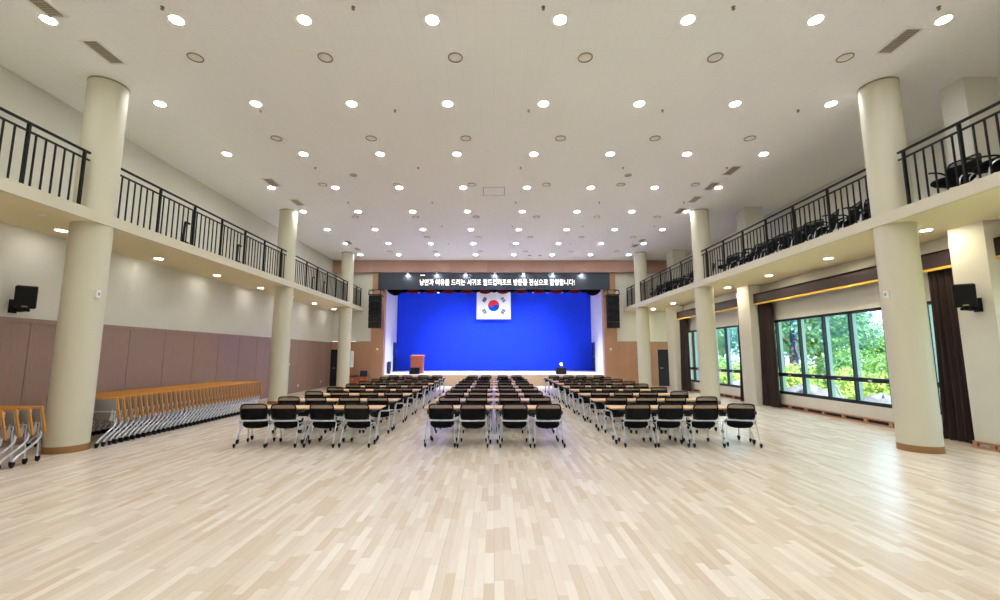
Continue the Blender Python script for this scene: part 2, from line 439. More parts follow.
# ================================================================== COLUMNS
cp = MB().lathe([(.318, .12), (.318, 4.2), (.318, 4.4), (.318, CZ-.02)], n=48).build('column_shaft', M['column'], None, 40)
cr_ = thing('column', '', 'column', group=None)
cp.parent = cr_
MB().lathe([(.325, 0), (.325, .115), (.318, .12)], n=48).build('column_base', M['baseb'], cr_, 40)
MB().lathe([(.324, CZ-.03), (.324, CZ)], n=48).build('column_collar', M['bronze'], cr_, 40)
pc = Proto(cr_)
for s, nm in ((-1, 'left'), (1, 'right')):
    for y, w_ in ((8.22 if s < 0 else 8.25, 'nearest the camera'), (16.017, 'middle of the row'), (22.827, 'farthest, by the stage')):
        pc.put('round cream column on the %s side, %s' % (nm, w_), (s*7.77, y, 0))

# ================================================================== RAILINGS
def railing(s, y0, y1, posts, label):
    x = s*7.62
    r = thing('balcony_railing', label, 'railing', (x, y0, 4.4), 0, 'balcony railings')
    L_ = y1-y0
    MB().rbox(-.025, .025, 0, L_, 1.08, 1.12, .008).build('top_rail', M['black'], r)
    MB().box(-.015, .015, 0, L_, .945, .975).build('lower_rail', M['black'], r)
    pm = MB().box(-.025, .025, -.018, .018, .005, 1.085); first = None
    for p in posts:
        if first is None: first = pm.build('post', M['black'], r); o = first
        else: o = first.copy(); COL.objects.link(o); o.parent = r
        o.location = (0, p-y0, 0)
    bm = None; n = int(L_/.163)
    for i in range(n+1):
        yy = y0+.07+i*.163
        if yy > y1-.03 or min(abs(yy-p) for p in posts) < .07: continue
        if bm is None: bm = MB().box(-.011, .011, -.011, .011, .005, .947).build('baluster', M['black'], r); o = bm
        else: o = bm.copy(); COL.objects.link(o); o.parent = r
        o.location = (0, yy-y0, 0)
for s, nm in ((-1, 'left'), (1, 'right')):
    railing(s, 1.6, 7.85, [1.98, 2.94, 3.9, 4.86, 5.82, 6.76, 7.74], 'black steel railing section on the %s balcony nearest the camera, before the first column' % nm)
    railing(s, 8.52, 15.72, [9.62, 10.78, 11.9, 13.05, 14.19, 15.36], 'black steel railing on the %s balcony between the nearest and middle columns' % nm)
    railing(s, 16.3, 22.52, [17.5, 18.6, 19.7, 20.8, 21.9, 22.46], 'black steel railing on the %s balcony between the middle and farthest columns' % nm)
    railing(s, 23.12, YB-.1, [24.0, YB-.14], 'short black railing piece at the stage end of the %s balcony' % nm)
# C-shaped brackets standing by the left railing
br = thing('rail_bracket', '', 'bracket', group='brackets on the left balcony')
MB().tube(curve_pts([(0, .16, .62), (0, .02, .62), (0, 0, .58), (0, -.02, .3), (0, -.02, .04)], 4), .028).build('bracket_arm', M['black'], br, 40)
MB().box(-.02, .02, -.02, .16, .1, .14).build('bracket_brace', M['black'], br)
MB().box(-.05, .05, -.07, .05, 0, .04).build('bracket_foot', M['black'], br)
pb = Proto(br)
for y, t in ((10.6, 'nearest of four'), (12.88, 'second nearest of four'), (18.35, 'third nearest of four'), (19.55, 'farthest of four')):
    pb.put('black C-shaped steel bracket inside the left balcony railing, %s' % t, (-7.71, y, 4.4))

# ================================================================== CEILING FITTINGS
def downlight(name, m, r, cat='ceiling light', group='ceiling downlights'):
    t = thing(name, '', cat, group=group)
    MB().lathe([(r, -.003), (r*.98, -.006), (r*.6, -.008), (r*.03, -.009)], n=24).build('lamp_face', m, t, 60)
    n = 24; vs = []; fs = []
    for (rr, z) in ((r, -.003), (r+.006, -.006), (r+.020, -.005), (r+.024, 0)):
        for j in range(n): vs.append((rr*cos(2*pi*j/n), rr*sin(2*pi*j/n), z))
    for i in range(3):
        for j in range(n): fs.append((i*n+j, i*n+(j+1) % n, (i+1)*n+(j+1) % n, (i+1)*n+j))
    MB().add(vs, fs).build('trim_ring', M['trimwhite'], t, 60)
    return Proto(t)
dl = downlight('ceiling_downlight', M['lamp'], .098)
for i in range(-5, 8):
    for j in range(8):
        x = .0345+(j-3.5)*2.076; y = 6.478+i*2.39
        if y < YF+.3: continue
        if i >= 0: lb = 'round white ceiling downlight, %s from the left in the %s row from the camera' % (ORD[j], ORD[i])
        else: lb = 'round white ceiling downlight behind the camera, %s from the left, %s row back' % (ORD[j], ORD[-i-1])
        dl.put(lb, (x, y, CZ))
dw = downlight('balcony_downlight', M['lampsoft'], .09, 'ceiling light', 'downlights under the left balcony')
for k, y in enumerate((8.53, 11.1, 13.5, 16.1, 18.55, 21.0, 23.6)):
    dw.put('round downlight under the left balcony, %s from the camera' % ORD[k], (-8.68, y, 4.2))
for k, y in enumerate((.9, 3.45, 5.98)):
    dw.put('round downlight under the left balcony beside the camera, %s from the nearest column' % ORD[2-k], (-8.68, y, 4.2))
dr = downlight('balcony_downlight', M['lampwarm'], .09, 'ceiling light', 'downlights under the right balcony')
for k, y in enumerate((8.5, 11.08, 13.55, 16.0, 18.45, 20.95, 23.6)):
    dr.put('round warm downlight under the right balcony, %s from the camera' % ORD[k], (8.64, y, 4.2))
for k, y in enumerate((.9, 3.45, 5.98)):
    dr.put('round warm downlight under the right balcony beside the camera, %s from the nearest column' % ORD[2-k], (8.64, y, 4.2))
# air diffusers: ring in a square plate
ad = thing('air_diffuser', '', 'air diffuser', group='round air diffusers')
MB().box(-.19, .19, -.19, .19, -.006, 0).build('diffuser_plate', M['ceiling'], ad)
MB().tube([(.125*cos(2*pi*j/28), .125*sin(2*pi*j/28), -.012) for j in range(28)], .011, 8, closed=True).build('diffuser_ring', M['bronze'], ad, 60)
MB().lathe([(.095, -.02), (.085, -.026), (.03, -.03)], n=24).build('diffuser_cone', M['trimwhite'], ad, 60)
pa = Proto(ad)
for i, y in enumerate((7.37, 10.37, 13.36, 16.65, 19.63, 22.4)):
    for j in range(6):
        pa.put('round air diffuser in a square ceiling plate, %s from left, %s row from camera' % (ORD[j], ORD[i]), (-5.45+2.372*j, y, CZ))
# linear grilles
gv = thing('ceiling_grille', '', 'vent', group='slotted ceiling grilles')
MB().box(-.15, .15, -.31, .31, -.008, 0).build('grille_backing', M['grilledark'], gv)
fr = MB(); fr.box(-.16, -.12, -.32, .32, -.02, 0); fr.box(.12, .16, -.32, .32, -.02, 0); fr.box(-.12, .12, -.32, -.29, -.02, 0); fr.box(-.12, .12, .29, .32, -.02, 0)
fr.build('grille_frame', M['trimwhite'], gv)
sm = None
for i in range(13):
    if sm is None: sm = MB().box(-.12, .12, -.015, .012, -.016, -.008).build('grille_slat', M['grille'], gv); o = sm
    else: o = sm.copy(); COL.objects.link(o); o.parent = gv
    o.location = (0, -.27+i*.045, 0)
pg = Proto(gv)
for s, nm, ys in ((-1, 'left', (6.1, 7.23, 13.2, 15.0, 20.6, 21.9)), (1, 'right', (6.95, 12.3, 13.5, 14.7, 15.92, 20.2, 21.2))):
    for k, y in enumerate(ys):
        pg.put('slotted grey ceiling grille along the %s edge of the ceiling, %s from the camera' % (nm, ORD[k]), (s*7.0, y, CZ))
ah = thing('access_hatch', 'square access hatch outlined in the middle of the ceiling', 'hatch', (0, 13.97, CZ))
MB().box(-.34, .34, -.36, .36, -.006, 0).build('hatch_panel', M['ceiling'], ah)
hf = MB()
for (a, b, c, d) in ((-.36, -.34, -.38, .38), (.34, .36, -.38, .38), (-.34, .34, -.38, -.36), (-.34, .34, .36, .38)): hf.box(a, b, c, d, -.01, 0)
hf.build('hatch_frame', M['grille'], ah)
# sprinklers
sp_ = thing('sprinkler', '', 'sprinkler', group='ceiling sprinklers')
MB().lathe([(.03, 0), (.03, -.008), (.012, -.012), (.012, -.035)], n=12).build('sprinkler_body', M['bronze'], sp_)
MB().lathe([(.026, -.045), (.026, -.04)], n=12).build('sprinkler_plate', M['bronze'], sp_)
ps = Proto(sp_)
for i, y in enumerate((6.21, 9.11, 12.1, 15.0, 17.9, 20.8)):
    for j, x in enumerate((-5.18, -2.2, .77, 3.74, 6.95 if i < 1 else 6.75)):
        ps.put('tiny bronze sprinkler head on the ceiling, %s from left, %s row from camera' % (ORD[j], ORD[i]), (x, y, CZ))
sm_ = thing('ceiling_sensor', '', 'sensor', group='flat ceiling sensors')
MB().lathe([(.11, 0), (.11, -.012), (.05, -.03)], n=24).build('sensor_body', M['grille'], sm_, 40)
MB().lathe([(.02, -.03), (.012, -.036)], n=12).build('sensor_lens', M['blackpl'], sm_, 40)
pz_ = Proto(sm_)
for x, y, t in ((-4.25, 12.65, 'left half of the ceiling, midway'), (4.05, 12.65, 'right half of the ceiling, midway'), (1.95, 23.35, 'near the stage, left of a pair'), (2.5, 23.35, 'near the stage, right of a pair')):
    pz_.put('flat round grey sensor on the ceiling, ' + t, (x, y, CZ))
tag(MB().lathe([(.06, 0), (.06, -.015), (.03, -.03)], -8.02, 7.5, 20).build('soffit_sensor', M['trimwhite']), 'small white round sensor under the left balcony beside the nearest column', 'sensor').location = (0, 0, 4.2)

# ================================================================== STAGE OPENING: sign, track lights, swags
sg = thing('message_sign', 'long dark grey LED sign with white Korean lettering above the stage', 'sign', (0, YB-.2, 5.45))
MB().rbox(-6.62, 6.62, -.06, .08, 0, .95, .01).build('sign_cabinet', M['boardgrey'], sg)
fc = bpy.data.curves.new('sign_text', 'FONT'); fc.body = '낭만과 여유를 드리는 서귀포 월드컵리조트 방문을 진심으로 환영합니다!'
fc.size = .45; fc.offset = .006; fc.extrude = .004; fc.resolution_u = 3
fo = bpy.data.objects.new('sign_text', fc); COL.objects.link(fo)
bpy.context.view_layer.update()
dg = bpy.context.evaluated_depsgraph_get(); tm = bpy.data.meshes.new_from_object(fo.evaluated_get(dg))
bpy.data.objects.remove(fo); bpy.data.curves.remove(fc)
xs = [v.co.x for v in tm.vertices]; ys = [v.co.y for v in tm.vertices]
wx, hx_ = max(xs)-min(xs), max(ys)-min(ys)
for v in tm.vertices:
    a = (v.co.x-min(xs))/wx; b = (v.co.y-min(ys))/hx_
    v.co = Vector((-4.24+a*8.85, -.066-(v.co.z+.004)*.4, .22+b*.37))
tm.materials.clear(); tm.materials.append(M['led'])
to = bpy.data.objects.new('sign_lettering', tm); COL.objects.link(to); to.parent = sg
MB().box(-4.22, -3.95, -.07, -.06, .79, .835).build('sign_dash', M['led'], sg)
# track spotlights on the band's underside
ts = thing('track_spotlight', '', 'spotlight', group='spotlights above the LED sign')
MB().box(-.05, .05, -.05, .05, -.03, 0).build('spotlight_mount', M['black'], ts)
Tt = Matrix.Translation((0, 0, -.09)) @ Matrix.Rotation(R(25), 4, 'X')
MB().lathe([(.05, .07), (.06, .05), (.085, -.06)], n=20, T=Tt).build('spotlight_head', M['trimwhite'], ts, 40)
vs = [Tt @ Vector((.075*cos(2*pi*j/20), .075*sin(2*pi*j/20), -.064)) for j in range(20)]
MB().add(vs, [tuple(range(20))[::-1]]).build('spotlight_lens', M['spot'], ts)
pt = Proto(ts)
for k in range(7):
    pt.put('white spotlight under the wooden band lighting the LED sign, %s from the left' % ORD[k], (-4.92+k*1.655, YB-.42, 6.43))
# swags of dark cloth under the sign
sv = thing('stage_valance', 'scalloped dark red and black cloth valance hanging below the LED sign', 'valance', (0, YB+.42, 5.62))
def swag(x0, x1, drop, m, nm, dy=0):
    n = 14; rows = 6; vs = []; fs = []
    for k in (0, 1):
        for i in range(n+1):
            t = i/n; d = .12+drop*(1-(2*t-1)**2)
            for r_ in range(rows+1):
                q = r_/rows
                vs.append((x0+(x1-x0)*t, dy+.03*sin(q*14+3*abs(2*t-1))+.02*k, -d*q))
    H_ = (n+1)*(rows+1)
    for i in range(n):
        for r_ in range(rows):
            a = i*(rows+1)+r_; b = a+rows+1
            fs.append((a, b, b+1, a+1)); fs.append((H_+a, H_+a+1, H_+b+1, H_+b))
    ring = [i*(rows+1)+rows for i in range(n+1)]
    for i in range(n): fs.append((ring[i], ring[i+1], H_+ring[i+1], H_+ring[i]))
    MB().add(vs, fs).build(nm, m, sv, 60)
for k in range(12):
    x0 = -6.3+k*1.05
    swag(x0, x0+1.05, .22 if 0 < k < 11 else .32, M['velvet'] if 0 < k < 11 else M['blackvelvet'], 'swag', 0)
for k in range(11):
    x0 = -5.5+k*1.05
    swag(x0, x0+.5, .16, M['blackvelvet'], 'jabot', -.06)
# batten with stage spotlights behind the valance
bt = tag(MB().tube([(-6.4, 28.2, 6.05), (6.4, 28.2, 6.05)], .03).build('lighting_batten', M['black']), 'black pipe batten hung above the stage behind the valance', 'batten')
hb = MB()
for x in (-5.5, 0, 5.5): hb.tube([(x, 28.2, 6.05), (x, 28.2, 6.7)], .012)
hb.build('batten_hanger', M['black'], bt)
ss = thing('stage_spotlight', '', 'spotlight', group='stage spotlights')
MB().box(-.03, .03, -.03, .03, -.1, 0).build('spotlight_clamp', M['black'], ss)
Ts = Matrix.Translation((0, .06, -.16)) @ Matrix.Rotation(R(35), 4, 'X')
MB().lathe([(.06, .12), (.09, .1), (.10, -.12)], n=20, T=Ts).build('spotlight_head', M['trimwhite'], ss, 40)
vs = [Ts @ Vector((.09*cos(2*pi*j/20), .09*sin(2*pi*j/20), -.125)) for j in range(20)]
MB().add(vs, [tuple(range(20))[::-1]]).build('spotlight_lens', M['spot'], ss)
pss = Proto(ss)
for k, x in enumerate((-4.95, -3.6, -1.6, 1.6, 2.6, 3.5, 4.4)):
    pss.put('white stage spotlight on the batten behind the valance, %s from the left' % ORD[k], (x, 28.2, 6.05))
def lamp(name, kind, loc, target, energy, color, **kw):
    l = bpy.data.lights.new(name, kind); l.energy = energy; l.color = color
    for k, v in kw.items(): setattr(l, k, v)
    o = bpy.data.objects.new(name, l); COL.objects.link(o); o.location = loc
    o.rotation_euler = (Vector(target)-Vector(loc)).to_track_quat('-Z', 'Y').to_euler(); return o
# the stage lamps' own light
for x in (-4.0, 0, 4.0):
    lamp('stage_wash', 'SPOT', (x, 27.3, 5.9), (x*.25, 31.4, .7), 1150, (.54, .58, 1.0), spot_size=R(100), spot_blend=1.0, shadow_soft_size=.25)
    lamp('stage_top_light', 'SPOT', (x*.9, 27.3, 6.3), (x*.9, 26.9, 0), 4200, (.62, .67, 1.0), spot_size=R(86), spot_blend=.8, shadow_soft_size=.25)

# flag
fg = thing('flag', 'white South Korean flag hung on the blue backdrop above the stage', 'flag', (-.02, 30.9, 5.21))
FW, FH = 2.42, 1.92
n = 24; vs = []; fs = []
for k in (0, 1):
    for i in range(n+1):
        for z in (-FH/2, FH/2): vs.append((-FW/2+FW*i/n, .012*k+.012*sin(i*1.1), z))
h = 2*(n+1)
for i in range(n):
    a = 2*i; fs += [(a, a+2, a+3, a+1), (h+a, h+a+1, h+a+3, h+a+2), (a, h+a, h+a+2, a+2), (a+1, a+3, h+a+3, h+a+1)]
fs += [(0, 1, h+1, h), (2*n, h+2*n, h+2*n+1, 2*n+1)]
MB().add(vs, fs).build('flag_cloth', M['flagwhite'], fg, 60)
RT = .40; ang = -atan2(2, 3)
def rot(p, a): return (p[0]*cos(a)-p[1]*sin(a), p[0]*sin(a)+p[1]*cos(a))
def half(sign):
    pts = []
    for i in range(25): t = pi*i/24; pts.append((RT*cos(t), RT*sin(t)*sign))
    # wave line back from (-R,0) to (R,0): left small circle, right small circle
    for i in range(1, 13): t = pi-pi*i/12; pts.append((-RT/2+RT/2*cos(t), -RT/2*sin(t)))
    for i in range(1, 12): t = pi-pi*i/12; pts.append((RT/2+RT/2*cos(t), RT/2*sin(t)))
    return [rot(p, ang) for p in pts]
MB().prism(half(1), 1, -.030, -.016).build('flag_red_half', M['flagred'], fg)
MB().prism(half(-1), 1, -.030, -.016).build('flag_blue_half', M['flagblue'], fg)
def trigram(cx_, cz_, a, pat):
    m_ = MB(); L_, T_ = .34, .055
    for k, full in enumerate(pat):
        o = (k-1)*.085
        segs = [(-L_/2, L_/2)] if full else [(-L_/2, -.02), (.02, L_/2)]
        for (u0, u1) in segs:
            q = [rot(p, a) for p in ((o-T_/2, u0), (o+T_/2, u0), (o+T_/2, u1), (o-T_/2, u1))]
            m_.prism([(cx_+p[0], cz_+p[1]) for p in q], 1, -.028, -.016)
    m_.build('flag_trigram', M['flagblack'], fg)
dx, dz = .66, .42
trigram(-dx, dz, -atan2(dz, dx), (1, 1, 1)); trigram(dx, -dz, -atan2(dz, dx), (0, 0, 0))
trigram(dx, dz, atan2(dz, dx), (0, 1, 0)); trigram(-dx, -dz, atan2(dz, dx), (1, 0, 1))
fb = MB().tube([(-FW/2-.05, 0, FH/2), (FW/2+.05, 0, FH/2)], .02); 
for x in (-.9, .9): fb.tube([(x, 0, FH/2), (x, 0, 1.55)], .006)
fb.build('flag_batten', M['white'], fg)

# line array loudspeakers beside the stage
la = thing('line_array_speaker', '', 'speaker', group='line array loudspeakers')
for k in range(5):
    z1 = -.36*k-.30; d = .04*k*.4
    c = MB().prism([(-.25+d, z1-.17), (-.22+d, z1+.17), (.2, z1+.15), (.2, z1-.15)], 0, -.31, .31).build('speaker_cabinet', M['blackpl'], la)
    g_ = MB()
    g_.prism([(-.262+d, z1-.15), (-.236+d, z1+.15), (-.222+d, z1+.15), (-.248+d, z1-.15)], 0, -.285, .285).build('speaker_grille', M['black'], c)
rf = MB(); rf.box(-.33, -.29, -.3, .55, -.1, -.05); rf.box(.29, .33, -.3, .55, -.1, -.05); rf.box(-.33, .33, -.3, -.25, -.1, -.05); rf.box(-.33, .33, .2, .25, -.1, -.05)
for x in (-.31, .31): rf.tube(curve_pts([(x, -.26, -.08), (x, -.2, .12), (x, .1, .24), (x, .75, .24)], 4), .025); rf.box(x-.02, x+.02, .0, .04, -1.9, -.1)
rf.tube([(-.31, .1, .24), (.31, .1, .24)], .02)
rf.build('rigging_frame', M['black'], la)
pl = Proto(la)
for s, nm in ((-1, 'left'), (1, 'right')):
    pl.put('tall black line array loudspeaker hanging at the %s of the stage opening' % nm, (s*6.58, 24.1, 5.10))
# small stage objects
lc = thing('lectern', 'reddish brown wooden lectern standing on the left of the stage', 'lectern', (-4.68, 27.0, .62))
MB().prism([(-.36, 0), (.36, 0), (.38, 1.0), (-.38, 1.0)], 1, -.22, .22).build('lectern_body', M['lectern'], lc)
MB().prism([(-.26, .12), (.26, .12), (.27, .9), (-.27, .9)], 1, -.24, -.22).build('front_panel', M['lectern'], lc)
MB().prism([(-.32, 1.0), (.28, 1.0), (.28, 1.12), (-.32, 1.05)], 0, -.42, .42).build('lectern_top', M['lectern'], lc)
MB().rbox(-.4, .4, -.26, .26, 0, .05, .01).build('lectern_plinth', M['lectern'], lc)
wm = thing('stage_monitor', '', 'speaker', group='wedge monitors on the stage edge')
MB().prism([(-.2, 0), (.22, 0), (.22, .18), (.1, .4), (-.1, .38)], 0, -.29, .29).build('monitor_cabinet', M['blackpl'], wm)
MB().prism([(-.205, .03), (-.115, .36), (-.095, .36), (-.185, .03)], 0, -.26, .26).build('monitor_grille', M['black'], wm)
MB().tube([(-.3, .12, .2), (-.33, .12, .2), (-.33, .02, .2), (-.3, .02, .2)], .012).build('monitor_handle', M['black'], wm)
pw = Proto(wm)
pw.put('black wedge monitor on the stage edge in front of the lectern', (-4.6, 25.75, .62))
pw.put('black wedge monitor on the right of the stage edge beside a small lamp', (3.9, 25.75, .62))
sl_ = thing('stage_lamp', 'small round lit lamp on a thin stand behind the right wedge monitor', 'lamp', (3.98, 26.15, .62))
MB().lathe([(.12, 0), (.12, .02), (.02, .03)], n=20).build('lamp_base', M['black'], sl_)
MB().tube([(0, 0, .02), (0, 0, .5)], .012).build('lamp_stand', M['black'], sl_)
MB().lathe([(.005, .48), (.05, .5), (.075, .55), (.075, .58), (.05, .63), (.005, .65)], n=16).build('lamp_globe', M['bulb'], sl_, 60)
sb = thing('side_fill_box', 'small dark blue box low on the white wall at the left of the stage', 'box', (-6.33, 26.5, .62), math.atan2(.72, 6.15))
MB().rbox(-.02, .12, -.32, .28, .12, .72, .02).build('box_body', M['navy'], sb)
MB().box(.12, .13, -.26, .22, .18, .66).build('box_grille', M['black'], sb)
for x in (.02, .09): MB().box(x-.015, x+.015, -.25, .2, 0, .12).build('box_leg', M['black'], sb)
for s, nm in ((-1, 'left'), (1, 'right')):
    d = thing('stage_wing_door', 'dark blue door standing open in the %s side wall of the stage' % nm, 'door', (s*6.86, 30.2, .64))
    a = math.atan2(.72, 6.15)*-s
    Td = Matrix.Rotation(a, 4, 'Z')
    MB().box(-.025, .025, -.55, .95, 0, 1.95, Td).build('door_leaf', M['navy'], d)
    MB().tube([(-s*.03, -.4, 1.0), (-s*.08, -.4, 1.0), (-s*.08, -.28, 1.0)], .015, T=Td).build('door_handle', M['chrome'], d)
# cabinet with laptop at the left of the stage
cb = thing('media_cabinet', 'low reddish wooden cabinet by the left pilaster of the stage', 'cabinet', (-7.42, 24.35, 0))
MB().rbox(-.5, .5, -.28, .28, .04, .52, .008).build('cabinet_body', M['lectern'], cb)
MB().rbox(-.53, .53, -.31, .31, .52, .555, .006).build('cabinet_top', M['lectern'], cb)
for x0, x1 in ((-.48, -.01), (.01, .48)):
    d = MB().box(x0, x1, -.30, -.28, .07, .49).build('cabinet_door', M['lectern'], cb)
    MB().box((x0+x1)/2-.05, (x0+x1)/2+.05, -.315, -.30, .4, .42).build('door_pull', M['chrome'], d)
MB().box(-.46, .46, -.25, .25, 0, .04).build('cabinet_plinth', M['blackpl'], cb)
lp = thing('laptop', 'dark open laptop on the low wooden cabinet', 'laptop', (-7.2, 24.3, .555))
MB().rbox(-.2, .2, -.14, .14, 0, .022, .006).build('laptop_base', M['blackpl'], lp)
Tl = Matrix.Translation((0, .14, .02)) @ Matrix.Rotation(R(-15), 4, 'X')
sc_ = MB().rbox(-.2, .2, -.006, .006, 0, .3, .004, Tl).build('laptop_lid', M['blackpl'], lp)
MB().box(-.18, .18, -.009, -.006, .02, .28, Tl).build('laptop_screen', M['navy'], sc_)
mxr = thing('mixer', 'flat black mixing desk lying on the low wooden cabinet', 'mixer', (-7.68, 24.25, .555))
MB().prism([(-.15, 0), (.15, 0), (.15, .09), (-.15, .04)], 0, -.2, .2).build('mixer_body', M['blackpl'], mxr)
fd = MB()
for i in range(8): fd.box(-.16+i*.045, -.14+i*.045, -.11, -.08, .048, .062)
fd.build('mixer_faders', M['greyplastic'], mxr)
np_ = thing('notice_panel', 'narrow white panel fixed to the side of the farthest left column', 'panel', (-7.36, 22.83, 1.1))
MB().rbox(-.09, .09, -.02, .02, 0, .83, .005).build('panel_board', M['white'], np_)
MB().box(-.1, -.085, -.025, .025, -.01, .84).build('panel_edge', M['greyplastic'], np_)
# speakers on the walls
for (x, y, rz, sg_, lb) in ((XL, 8.35, 0, -1, 'black loudspeaker bracketed on the left wall above the wood panelling'),
                          (9.05, 8.12, pi, 1, 'black loudspeaker bracketed on the pilaster at the right edge beside the curtain')):
    ws = thing('wall_speaker', lb, 'speaker', (x, y, 2.68), rz, 'wall speakers')
    Tw = Matrix.Translation((.24, 0, .15)) @ Matrix.Rotation(R(46)*sg_, 4, 'Z') @ Matrix.Rotation(R(10), 4, 'Y')
    cbx = MB().rbox(-.09, .10, -.15, .15, -.215, .215, .015, Tw).build('speaker_cabinet', M['blackpl'], ws)
    MB().box(.10, .11, -.138, .138, -.2, .2, Tw).build('speaker_grille', M['black'], cbx)
    MB().box(.11, .113, -.04, .04, -.185, -.16, Tw).build('speaker_badge', M['bronze'], cbx)
    wb = MB(); wb.box(0, .025, -.07, .07, -.16, .1); wb.tube([(.02, 0, -.08), (.14, 0, -.12), (.23, 0, -.12), (.24, 0, 0)], .025); wb.box(.02, .1, -.05, .05, -.12, -.02)
    wb.tube([(.24, -.08, -.1), (.24, .08, -.1)], .03)
    wb.build('speaker_bracket', M['black'], ws)
# little wall fittings
so = thing('wall_socket', '', 'socket', group='white sockets on the left wall')
MB().rbox(0, .012, -.06, .06, -.06, .06, .004).build('socket_plate', M['white'], so)
for z in (-.025, .025): MB().box(.012, .015, -.02, .02, z-.012, z+.012).build('socket_insert', M['greyplastic'], so)
pso = Proto(so)
for y, z, t in ((17.35, .22, 'beside the nested tables'), (20.9, .3, 'midway between the columns'), (23.6, .32, 'close to the farthest column')):
    pso.put('white socket low on the left wall panelling ' + t, (XL+.035, y, z))
fh = thing('fire_hose_cabinet', 'grey steel fire hose cabinet on the left wall behind the middle column', 'cabinet', (XL+.035, 19.6, .1))
MB().rbox(0, .06, -.4, .45, 0, 1.0, .008).build('cabinet_door', M['steel'], fh)
MB().box(.06, .07, -.34, -.3, .45, .55).build('cabinet_latch', M['black'], fh)
MB().rbox(0, .05, -.3, .35, 1.08, 1.34, .008).build('alarm_panel', M['steel'], fh)
MB().lathe([(.06, 0), (.06, .04), (.02, .06)], n=16, T=Matrix.Translation((.05, -.1, 1.21)) @ Matrix.Rotation(R(90), 4, 'Y')).build('alarm_lamp', M['red'], fh, 50)
MB().lathe([(.05, 0), (.05, .03)], n=16, T=Matrix.Translation((.05, .15, 1.21)) @ Matrix.Rotation(R(90), 4, 'Y')).build('alarm_button', M['white'], fh, 50)
for (x, y, s, t) in ((-7.452, 8.14, 1, 'left'), (7.452, 8.22, -1, 'right')):
    o = thing('column_switch', 'small white switch box high on the nearest %s column' % t, 'switch', (x, y, 2.86))
    a, b = sorted((-.012*s, .03*s))
    MB().rbox(a, b, -.045, .045, -.075, .075, .006).build('switch_box', M['white'], o)
    a, b = sorted((.03*s, .034*s)); MB().box(a, b, -.02, .02, -.03, .03).build('switch_rocker', M['greyplastic'], o)
for s, nm in ((-1, 'left'), (1, 'right')):
    o = thing('wall_fitting', 'small white round fitting on the %s wooden pilaster of the stage' % nm, 'fitting', (s*6.58, YB-.12, 2.05))
    MB().lathe([(.07, 0), (.07, .03), (.04, .05)], n=20, T=Matrix.Rotation(R(90), 4, 'X')).build('fitting_body', M['white'], o, 40)
    MB().lathe([(.02, .05), (.015, .06)], n=12, T=Matrix.Rotation(R(90), 4, 'X')).build('fitting_lens', M['greyplastic'], o, 40)

# ================================================================== PELMETS AND CURTAINS
for a, b, t in ((16.15, 21.95, 'over the far window bay'), (8.5, 15.4, 'over the near window bay'), (1.4, 7.86, 'at the right picture edge')):
    p = thing('pelmet', 'dark brown pelmet with yellow lower edge ' + t, 'pelmet', (9.2, a, 3.44), 0, 'window pelmets')
    MB().box(0, .03, 0, b-a, .08, .42).build('pelmet_board', M['pelmet'], p)
    MB().box(0, XW-9.2, 0, b-a, .38, .42).build('pelmet_top', M['pelmet'], p)
    MB().box(-.006, .036, 0, b-a, .035, .085).build('pelmet_edge', M['yellow'], p)
def curtain(y0, y1, flare, label):
    n = 60; rows = 16; vs = []; fs = []; k_ = max(3, round((y1-y0)/.13))
    c0 = thing('curtain', label, 'curtain', (9.32, y0, 0), 0, 'dark brown curtains')
    for s in (0, 1):
        for r_ in range(rows+1):
            q = r_/rows; z = .02+3.5*q
            w_ = (y1-y0)*(1+flare*(1-q)**2)
            for i in range(n+1):
                t = i/n; amp = .06*(1+.5*(1-q))*(.8+.4*sin(t*9+2*q))
                vs.append((amp*sin(2*pi*k_*t+.5*sin(3*q))+.018*s, w_*t-(w_-(y1-y0))*(1 if flare < 0 else .0), z))
    H_ = (rows+1)*(n+1)
    for r_ in range(rows):
        for i in range(n):
            a = r_*(n+1)+i; b = a+n+1
            fs.append((a, a+1, b+1, b)); fs.append((H_+a, H_+b, H_+b+1, H_+a+1))
    for i in range(n): fs.append((i, H_+i, H_+i+1, i+1)); e = rows*(n+1)+i; fs.append((e, e+1, H_+e+1, H_+e))
    for r_ in range(rows):
        a = r_*(n+1); b = a+n+1; fs.append((a, b, H_+b, H_+a)); a += n; b += n; fs.append((a, H_+a, H_+b, b))
    MB().add(vs, fs).build('curtain_cloth', M['curtain'], c0, 60)
    MB().box(-.02, .02, .0, y1-y0, 3.5, 3.56).build('curtain_track', M['black'], c0)
curtain(8.54, 9.26, .04, 'dark brown curtain drawn beside the speaker pilaster at the right edge')
curtain(14.66, 15.36, .0, 'wide dark brown curtain gathered at the far end of the near window')
curtain(16.2, 16.62, .3, 'narrow dark brown curtain bunched just beyond the middle pilaster')
curtain(21.2, 21.92, .0, 'dark brown curtain at the stage end of the far window')

